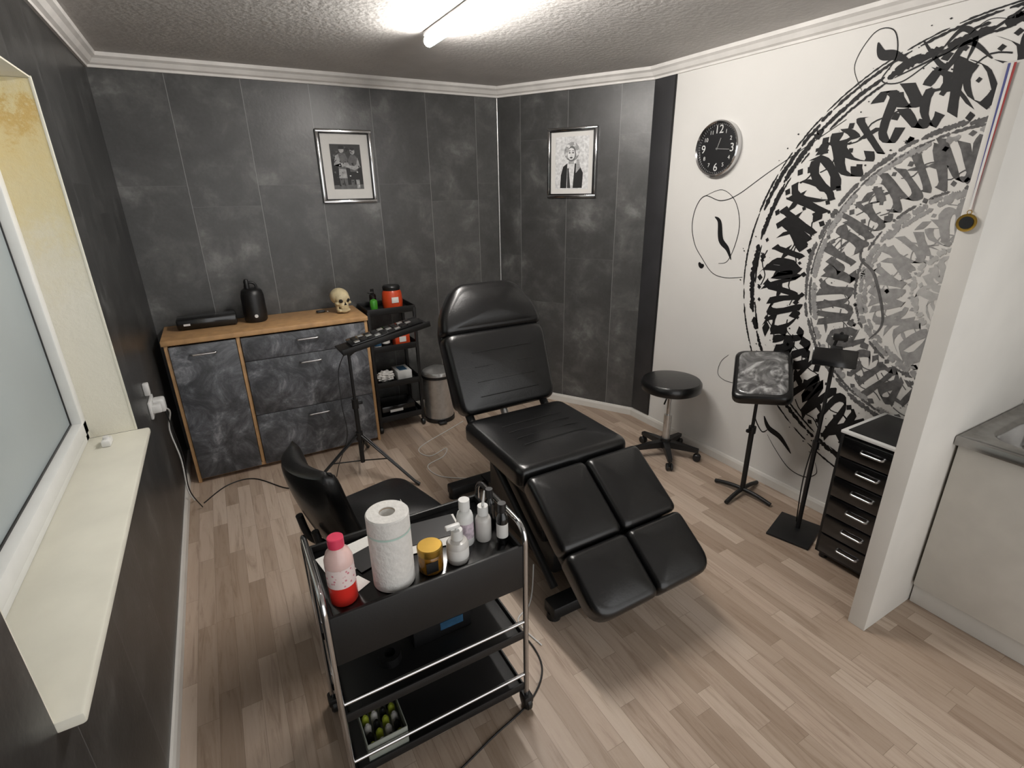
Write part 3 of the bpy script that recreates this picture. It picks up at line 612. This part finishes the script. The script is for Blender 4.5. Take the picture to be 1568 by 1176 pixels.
P1('leg_a',[(-.055,-.13),(-.035,-.13),(-.03,-.07),(-.056,-.07)],2); P1('leg_a2',[(-.025,-.13),(-.005,-.13),(-.005,-.07),(-.028,-.07)],2)
P1('torso_b',[(.02,-.03),(.065,-.03),(.085,.04),(.06,.075),(.03,.075),(.012,.045)],2); P1('arm_b',[(.075,.06),(.09,.0),(.05,-.02),(-.01,.0),(-.01,.015),(.05,.005),(.065,.02)],3); P1('head_b',ell(.045,.098,.016,.021),3); P1('hair_b',ell(.046,.112,.015,.009),0)
P1('shorts_b',[(.015,-.08),(.075,-.08),(.068,-.03),(.02,-.03)],0); P1('leg_b',[(.018,-.135),(.038,-.135),(.04,-.08),(.018,-.08)],2); P1('leg_b2',[(.055,-.135),(.075,-.135),(.074,-.08),(.05,-.08)],3)
for i in range(44):
    x=R2.uniform(-.09,.08);z=R2.uniform(-.13,.12); s=R2.uniform(.004,.013); P1('detail',[(x,z),(x+s,z+R2.uniform(-.01,.01)),(x+s*.8,z+s),(x-.003,z+s*.8)],R2.choice((0,0,0,1,2,4)))
ux,uy=.603/1.1935,-1.03/1.1935
t=.628; f2=frame((A[0]+ux*t-.001*.86,A[1]+uy*t-.0005,1.872),math.atan2(uy,ux),.386,.47)
poly('photo',[(-.13,-.175),(.13,-.175),(.13,.175),(-.13,.175)],gy[4],f2,-.0095)
yy[0]=-.0098
def P2(n_,pts,t): P1(n_,pts,t,f2,1.12,.0)
P2('coat',[(-.08,-.15),(.075,-.15),(.08,-.06),(.055,-.015),(.02,.0),(-.03,0),(-.06,-.02),(-.075,-.07)],0)
P2('blouse',[(-.03,0),(.022,0),(.01,-.15),(-.035,-.15)],4); P2('lapel',[(-.03,-.03),(-.02,-.03),(-.006,-.15),(-.03,-.15)],1); P2('neck',[(-.016,.04),(.012,.04),(.016,-.005),(-.022,-.005)],3)
P2('hair',ell(0,.068,.052,.056),2)
for i in range(16):
    a=i*2*pi/16; P2('curl',ell(.0+.038*math.cos(a),.07+.042*math.sin(a),.014,.012,10),3 if i%3 else 4)
P2('cheek_shadow',ell(-.002,.052,.031,.040),2); P2('face',ell(-.004,.054,.027,.036),4); P2('lips',ell(-.004,.032,.010,.0045,10),0)
for x in (-.016,.008): P2('eye',ell(x,.061,.007,.0035,10),0); P2('brow',[(x-.008,.070),(x+.008,.072),(x+.008,.0745),(x-.008,.0735)],0)
P2('hand_shape',[(.03,-.06),(.06,-.03),(.05,.02),(.035,.02),(.03,-.03)],3)
# ---------- medal ----------
md=grp('medal_with_ribbon',(2.003,.742,0))
def rib(name,x,m,dy): 
    vs=[(x,.0+dy,2.005),(x,.006+dy,2.005),(x,.004,1.62),(x,-.002,1.62)]; mo(name,vs,[(0,1,2,3)],m,md,smooth=False,fix=False)
rib('ribbon_red',-.001,S('ribbon_red','#a23b3a',.7),-.010); rib('ribbon_white',-.0016,M['paper'],-.004); rib('ribbon_blue',-.0012,S('ribbon_blue','#4a4f86',.7),.003)
lathe('medal_disc',[(0,0),(.024,0),(.026,.002),(.026,.005),(.022,.004),(0,.005)],(-.001,0,1.585),M['gold'],md,30,rot=(0,-pi/2,0)); lathe('medal_center',[(0,0),(.018,0),(.018,.0065),(0,.0065)],(-.001,0,1.585),M['black'],md,24,rot=(0,-pi/2,0)); tube('medal_loop',[(-.003,.006*math.cos(t),1.615+.006*math.sin(t)) for t in [i*pi/5 for i in range(10)]],.0012,M['gold'],md,closed=True,seg=6)
# ---------- kitchenette ----------
kc=grp('kitchen_sink_cabinet',(0,0,0)); kf=2.318
cabm=S('cabinet_white','#c9c5bd',.5,var=.04)
ky0=-.5
bx('carcass',kf+.018,NX-.005,ky0,.695,.10,.66,cabm,kc,.003); bx('plinth',kf+.03,NX-.02,ky0,.695,0.001,.10,M['trim'],kc,.003)
bx('door_a',kf,kf+.017,.10,.69,.105,.768,cabm,kc,.004); bx('door_b',kf,kf+.017,ky0,.095,.105,.768,cabm,kc,.004)
bx('side_gable',kf+.018,NX-.005,.68,.695,.66,.775,cabm,kc,.002)
bx0,bx1,by0,by1=kf-.025,NX-.002,ky0,.697; sxc,syc,shx,shy=2.575,.345,.2,.29
angs=sorted([2*pi*i/72 for i in range(72)]+[math.atan2(y-syc,x-sxc)%(2*pi) for x in (bx0,bx1) for y in (by0,by1)])
vs=[]
def rayrect(a):
    c,s=math.cos(a),math.sin(a); ts=[]
    if abs(c)>1e-6: ts.append(((bx1 if c>0 else bx0)-sxc)/c)
    if abs(s)>1e-6: ts.append(((by1 if s>0 else by0)-syc)/s)
    t_=min(ts); return (sxc+c*t_,syc+s*t_)
def sup(a,k,p=6):
    c,s=math.cos(a),math.sin(a); r=(abs(c/(shx*k))**p+abs(s/(shy*k))**p)**(-1/p); return (sxc+c*r,syc+s*r)
def shr(a,k): x,y=rayrect(a); return (sxc+(x-sxc)*k,syc+(y-syc)*k)
layers=[[(*rayrect(a),.775) for a in angs],[(*rayrect(a),.808) for a in angs],[(*shr(a,.985),.812) for a in angs],[(*shr(a,.965),.806) for a in angs],
 [(*sup(a,1.06),.806) for a in angs],[(*sup(a,1.03),.810) for a in angs],[(*sup(a,.99),.805) for a in angs],[(*sup(a,.96),.79) for a in angs],[(*sup(a,.92),.70) for a in angs],[(*sup(a,.8,4),.675) for a in angs],[(*sup(a,.12,2),.668) for a in angs]]
n=len(angs);fs=[]
for l in layers: vs+=l
for k in range(len(layers)-1):
    for i in range(n): fs.append((k*n+i,k*n+(i+1)%n,(k+1)*n+(i+1)%n,(k+1)*n+i))
fs.append(tuple(range((len(layers)-1)*n,len(layers)*n)))
mo('sink_worktop',vs,fs,M['sinksteel'],kc,ang=50)
lathe('drain',[(0,0),(.03,0),(.03,.003),(0,.003)],(sxc,syc,.669),M['chrome'],kc,20)
ty=.05
tube('tap_spout',[(2.85,ty,.81),(2.85,ty,.92),(2.82,ty+.03,.96),(2.76,ty+.09,.95),(2.73,ty+.12,.92)],.011,M['chrome'],kc,smooth=True); cyl('tap_base',(2.85,ty,.81),(2.85,ty,.86),.022,M['chrome'],kc); cyl('tap_handle',(2.85,ty,.86),(2.85,ty-.06,.9),.007,M['chrome'],kc)
# ---------- outlets & cables ----------
ol=grp('wall_power_outlet',(XL,2.9,.73)); box('plate',(.006,0,0),(.012,.15,.085),M['white'],ol,.004); box('plug_adapter',(.035,.03,-.005),(.05,.06,.07),M['white'],ol,.01); box('plug_small',(.03,-.04,.0),(.04,.04,.04),M['white'],ol,.008)
box('switch_box',(.012,-.06,.11),(.024,.035,.06),M['white'],ol,.005)
tube('outlet_cable',[(.05,.04,-.03),(.06,.1,-.08),(.03,.16,-.2),(.04,.2,-.4),(.03,.22,-.6),(.04,.3,-.72)],.004,M['white'],ol,smooth=True)
tube('outlet_cable_dark',[(.05,.03,-.04),(.07,.05,-.3),(.05,.12,-.55),(.08,.2,-.722)],.003,M['black'],ol,smooth=True)
def cable(name,pts,m,r=.0035): tube(name,pts,r,m,None,smooth=True,seg=8)
cable('floor_cable',[(-.33,3.15,.004),(-.2,3.3,.004),(-.05,3.3,.004),(.117,3.07,.004),(.2,3.1,.004),(.3,3.22,.004)],M['black'])
cable('floor_cable',[(.72,1.5,.004),(.80,1.38,.004),(.79,1.22,.004),(.68,1.12,.004),(.5,1.07,.004),(.32,1.02,.004),(.15,1.0,.004)],M['black'])
cable('extension_cable',[(1.45,3.40,.004),(1.3,3.32,.004),(1.0,3.15,.004),(1.02,3.0,.004),(1.16,3.05,.004),(1.1,2.95,.004),(.96,2.88,.004),(.98,2.72,.004),(1.12,2.6,.004)],M['white'],.003)
tube('power_lead',[(1.0,1.62,.1),(.95,1.55,.03),(.90,1.5,.004),(.82,1.45,.004),(.84,1.3,.004)],.003,M['white'],bed,smooth=True,seg=8)
# ---------- mural ----------
CY,CZ=.942,1.275; mv={k:([],[]) for k in ('ink','ink2','ink3','ink4')}
def addstrip(lay,Lp,Rp,z):
    pts=Lp+Rp
    if min(p[0] for p in pts)<.775 or max(p[1] for p in pts)>2.335 or min(p[1] for p in pts)<.07 : return
    vs,fs=mv[lay]; b=len(vs); x=XR-.0012-z
    for l,r in zip(Lp,Rp): vs.append((x,l[0],l[1])); vs.append((x,r[0],r[1]))
    for i in range(len(Lp)-1): k=b+2*i; fs.append((k,k+1,k+3,k+2))
def polar(r,th): return (CY+r*math.cos(th),CZ+r*math.sin(th))
GL=[[[(-.05,1),(.0,.88),(0,.12),(.08,.0)],[(-.2,.55),(.2,.6)]],
 [[(-.22,.95),(.22,.05)],[(.2,.95),(-.22,.05)]],
 [[(.02,.95),(-.2,.75),(-.2,.25),(0,.03)],[(0,.95),(.22,.72),(.22,.28),(0,.03)]],
 [[(-.2,.98),(-.18,.1),(-.1,0)],[(-.18,.8),(.05,.98),(.2,.8),(.18,.1),(.27,0)]],
 [[(.2,.9),(-.05,1.0),(-.2,.8),(.2,.3),(0,.0),(-.22,.12)]],
 [[(-.15,1.1),(-.15,.1),(-.05,0)],[(-.13,.5),(.18,.95)],[(-.1,.55),(.22,.0)]],
 [[(-.12,1.0),(-.12,0)],[(-.3,.72),(.2,.8)],[(.0,.1),(.2,.02)]],
 [[(.15,.95),(-.18,.7),(-.18,.25),(.05,.0),(.22,.15)],[(-.15,.5),(.2,.58)]],
 [[(-.2,.9),(-.2,.15),(0,0),(.2,.15),(.2,1.15)]],
 [[(-.1,1.0),(-.1,.5),(.15,.55),(.15,1.0)],[(.15,.55),(.1,.0),(-.2,.1)]],
 [[(-.25,1),(-.1,.05),(.02,.7),(.12,.05),(.28,1)]],
 [[(-.2,1),(-.2,.6),(.1,.75),(.2,.35),(0,0),(-.2,.15)],[(-.05,1.0),(.22,.9)]]]
def smoothpath(P,n=3): return [(v.x,v.y) for v in cat([(a,b,0) for a,b in P],n)]
def ringtext(lay,r0,r1,nib,seed,rot0=0,adv=.62,xs=1.0,deco=.8):
    q=random.Random(seed); H=r1-r0; rm=(r0+r1)/2; th=rot0; i=0
    while th<rot0+2*pi:
        G=q.choice(GL); w=nib*q.uniform(.8,1.3); ang=math.radians(40+q.uniform(-8,8)); hs=q.uniform(.8,1.14); sk=q.uniform(-.3,.3); y0=q.uniform(-.06,.08)
        for st_ in G:
            P=[(x+q.uniform(-.05,.05),y+q.uniform(-.05,.05)) for x,y in st_]; P=smoothpath(P); Lp=[];Rp=[]
            for j,(x,y) in enumerate(P):
                k=w*(1+q.uniform(-.18,.18)); dx,dy=math.cos(ang)*k/2,math.sin(ang)*k/2
                for o,(sx_,sy_) in ((Lp,(dx,dy)),(Rp,(-dx,-dy))):
                    X=x*xs+sk*(y-.5)+sx_; Y=y0+y*hs+sy_
                    o.append(polar(r0+Y*H, th-X*H/rm))
            i+=1; addstrip(lay,Lp,Rp,.00002*(i%20))
        for _ in range(3):
            if q.random()<deco:
                X=q.uniform(-.3,.3);Y=q.choice((1.14,-.12,.5,.95,.05)); d=q.uniform(.05,.1)
                addstrip(lay,[polar(r0+(Y)*H,th-(X-d)*H/rm),polar(r0+(Y+d)*H,th-X*H/rm)],[polar(r0+(Y-d)*H,th-X*H/rm),polar(r0+Y*H,th-(X+d)*H/rm)],.0003)
        if q.random()<.6:
            Y=q.uniform(-.1,1.1); P=smoothpath([(-.4,Y),(-.1,Y+.08),(.2,Y-.06),(.45,Y+.05)]); addstrip(lay,[polar(r0+(y+.016)*H,th-x*H/rm) for x,y in P],[polar(r0+(y-.016)*H,th-x*H/rm) for x,y in P],.0004)
        th+=adv*H/rm*q.uniform(.85,1.1)
def ringline(lay,r,w,seed,a0=0,a1=2*pi,gap=.03):
    q=random.Random(seed); th=a0
    while th<a1:
        ln=q.uniform(.05,.35); n_=max(3,int(ln/.008)); Lp=[];Rp=[]; ww=w*q.uniform(.6,1.2); off=q.uniform(-.25,.25)*w
        for j in range(n_+1):
            t_=th+ln*j/n_; e=min(1,6*min(j/n_,1-j/n_)+.35); a=ww*e*q.uniform(.5,1.2)/2; b_=ww*e*q.uniform(.5,1.2)/2
            Lp.append(polar(r+off+a,t_)); Rp.append(polar(r+off-b_,t_))
        for s_ in range(0,n_,3): addstrip(lay,Lp[s_:s_+4],Rp[s_:s_+4],.0005+.00001*(s_%7))
        th+=ln+q.uniform(0,gap)
def splat(lay,n_,r0,r1,s0,s1,seed):
    q=random.Random(seed)
    for i in range(n_):
        r=q.uniform(r0,r1);th=q.uniform(0,2*pi);y,z=polar(r,th);s=q.uniform(s0,s1)
        addstrip(lay,[(y-s,z),(y,z+s*q.uniform(.5,1))],[(y,z-s*q.uniform(.5,1)),(y+s,z)],.0009)
ringline('ink',1.028,.010,1); ringline('ink',1.012,.020,2,.3,2.6); ringline('ink',.972,.030,3); ringline('ink',.953,.012,4,gap=.2); ringline('ink',.985,.018,31,.5,2.2,gap=.2)
ringtext('ink',.70,.90,.225,11,adv=.42,xs=.85)
ringline('ink2',.655,.024,5); ringline('ink2',.635,.012,15); ringline('ink3',.618,.03,6,gap=.1)
ringtext('ink2',.43,.59,.225,12,.3,adv=.42,xs=.85); ringline('ink2',.41,.012,61,gap=.2)
ringline('ink3',.392,.03,7); ringline('ink3',.368,.02,17,gap=.1)
ringtext('ink3',.20,.345,.23,13,.1,adv=.44,xs=.85)
ringline('ink4',.175,.024,8); ringtext('ink4',.05,.15,.24,14,.1,adv=.5)
splat('ink',240,.68,1.07,.002,.007,51); splat('ink2',120,.4,.66,.002,.006,52)
def flour(P,w0,w1,lay='ink',n=8):
    Q=[(v.x,v.y) for v in cat([(a,b,0) for a,b in P],n)]; N=len(Q); Lp=[];Rp=[]
    for i,(y,z) in enumerate(Q):
        y0,z0=Q[max(i-1,0)];y1,z1=Q[min(i+1,N-1)]; d=math.hypot(y1-y0,z1-z0) or 1; ny,nz=-(z1-z0)/d,(y1-y0)/d
        w_=w0+(w1-w0)*math.sin(pi*i/(N-1)); Lp.append((y+ny*w_/2,z+nz*w_/2)); Rp.append((y-ny*w_/2,z-nz*w_/2))
    for s_ in range(0,N-1,2): addstrip(lay,Lp[s_:s_+3],Rp[s_:s_+3],.0008)
flour([(1.55,1.98),(1.902,1.771),(2.087,1.653),(2.2,1.62),(2.319,1.646),(2.38,1.58),(2.396,1.47),(2.36,1.36),(2.291,1.28),(2.2,1.2),(2.10,1.182),(1.98,1.2)],.003,.005)
flour([(2.319,1.646),(2.2,1.68),(2.1,1.62),(2.05,1.5),(2.06,1.38),(2.1,1.28),(2.16,1.26)],.002,.004)
flour([(2.228,1.528),(2.19,1.50),(2.165,1.40),(2.11,1.35),(2.075,1.29)],.004,.035)
flour([(2.31,1.25),(2.29,1.23),(2.27,1.24)],.01,.03)
flour([(1.477,2.269),(1.45,2.22),(1.398,2.206),(1.33,2.17)],.004,.04)
flour([(1.505,2.088),(1.56,2.2),(1.5,2.31),(1.42,2.3),(1.39,2.2),(1.43,2.12),(1.35,2.1),(1.25,2.16),(1.186,2.187),(1.1,2.26),(1.03,2.25)],.002,.005)
flour([(1.38,2.12),(1.186,2.187),(1.073,2.227),(.95,2.31)],.003,.012)
flour([(1.30,2.24),(1.2,2.13),(1.14,2.2),(1.05,2.13)],.004,.022)
flour([(1.22,2.20),(1.17,2.25),(1.12,2.21),(1.13,2.14)],.004,.02)
flour([(1.661,.315),(1.6,.25),(1.5,.17),(1.40,.16),(1.341,.211),(1.36,.27)],.002,.005)
flour([(1.70,.42),(1.66,.36),(1.58,.33),(1.5,.26)],.004,.034); flour([(1.75,.5),(1.76,.4),(1.70,.32),(1.66,.35)],.003,.008)
flour([(2.0,.72),(2.05,.66),(2.06,.58),(2.0,.55),(1.9,.56)],.002,.003)
flour([(1.33,1.52),(1.36,1.38),(1.28,1.3),(1.2,1.1),(1.24,1.0)],.003,.014,'ink2')
mg=grp('calligraphy_wall_mural')
for k,(vs,fs) in mv.items():
    mo('mural_'+k,vs,fs,M[k],mg,smooth=False,fix=False)
# ---------- camera / world ----------
cam=bpy.data.cameras.new('camera'); cam.lens=18.07; cam.sensor_width=36; cam.clip_start=.02
co=bpy.data.objects.new('camera',cam); link(co)
r=Vector((.8706,-.492,-.0153)); f=Vector((.4555,.817,-.3538)).normalized()
r=(r-f*r.dot(f)).normalized(); u=r.cross(f).normalized()
if u.z<0: u=-u
mt=Matrix((r,u,-f)).transposed().to_4x4(); mt.translation=(0,0,1.7); co.matrix_world=mt
bpy.context.scene.camera=co
wd=bpy.data.worlds.new('world'); bpy.context.scene.world=wd; wd.use_nodes=True
wd.node_tree.nodes['Background'].inputs[0].default_value=(1,.995,.985,1); wd.node_tree.nodes['Background'].inputs[1].default_value=1.75
bpy.context.scene.view_settings.view_transform='Standard'
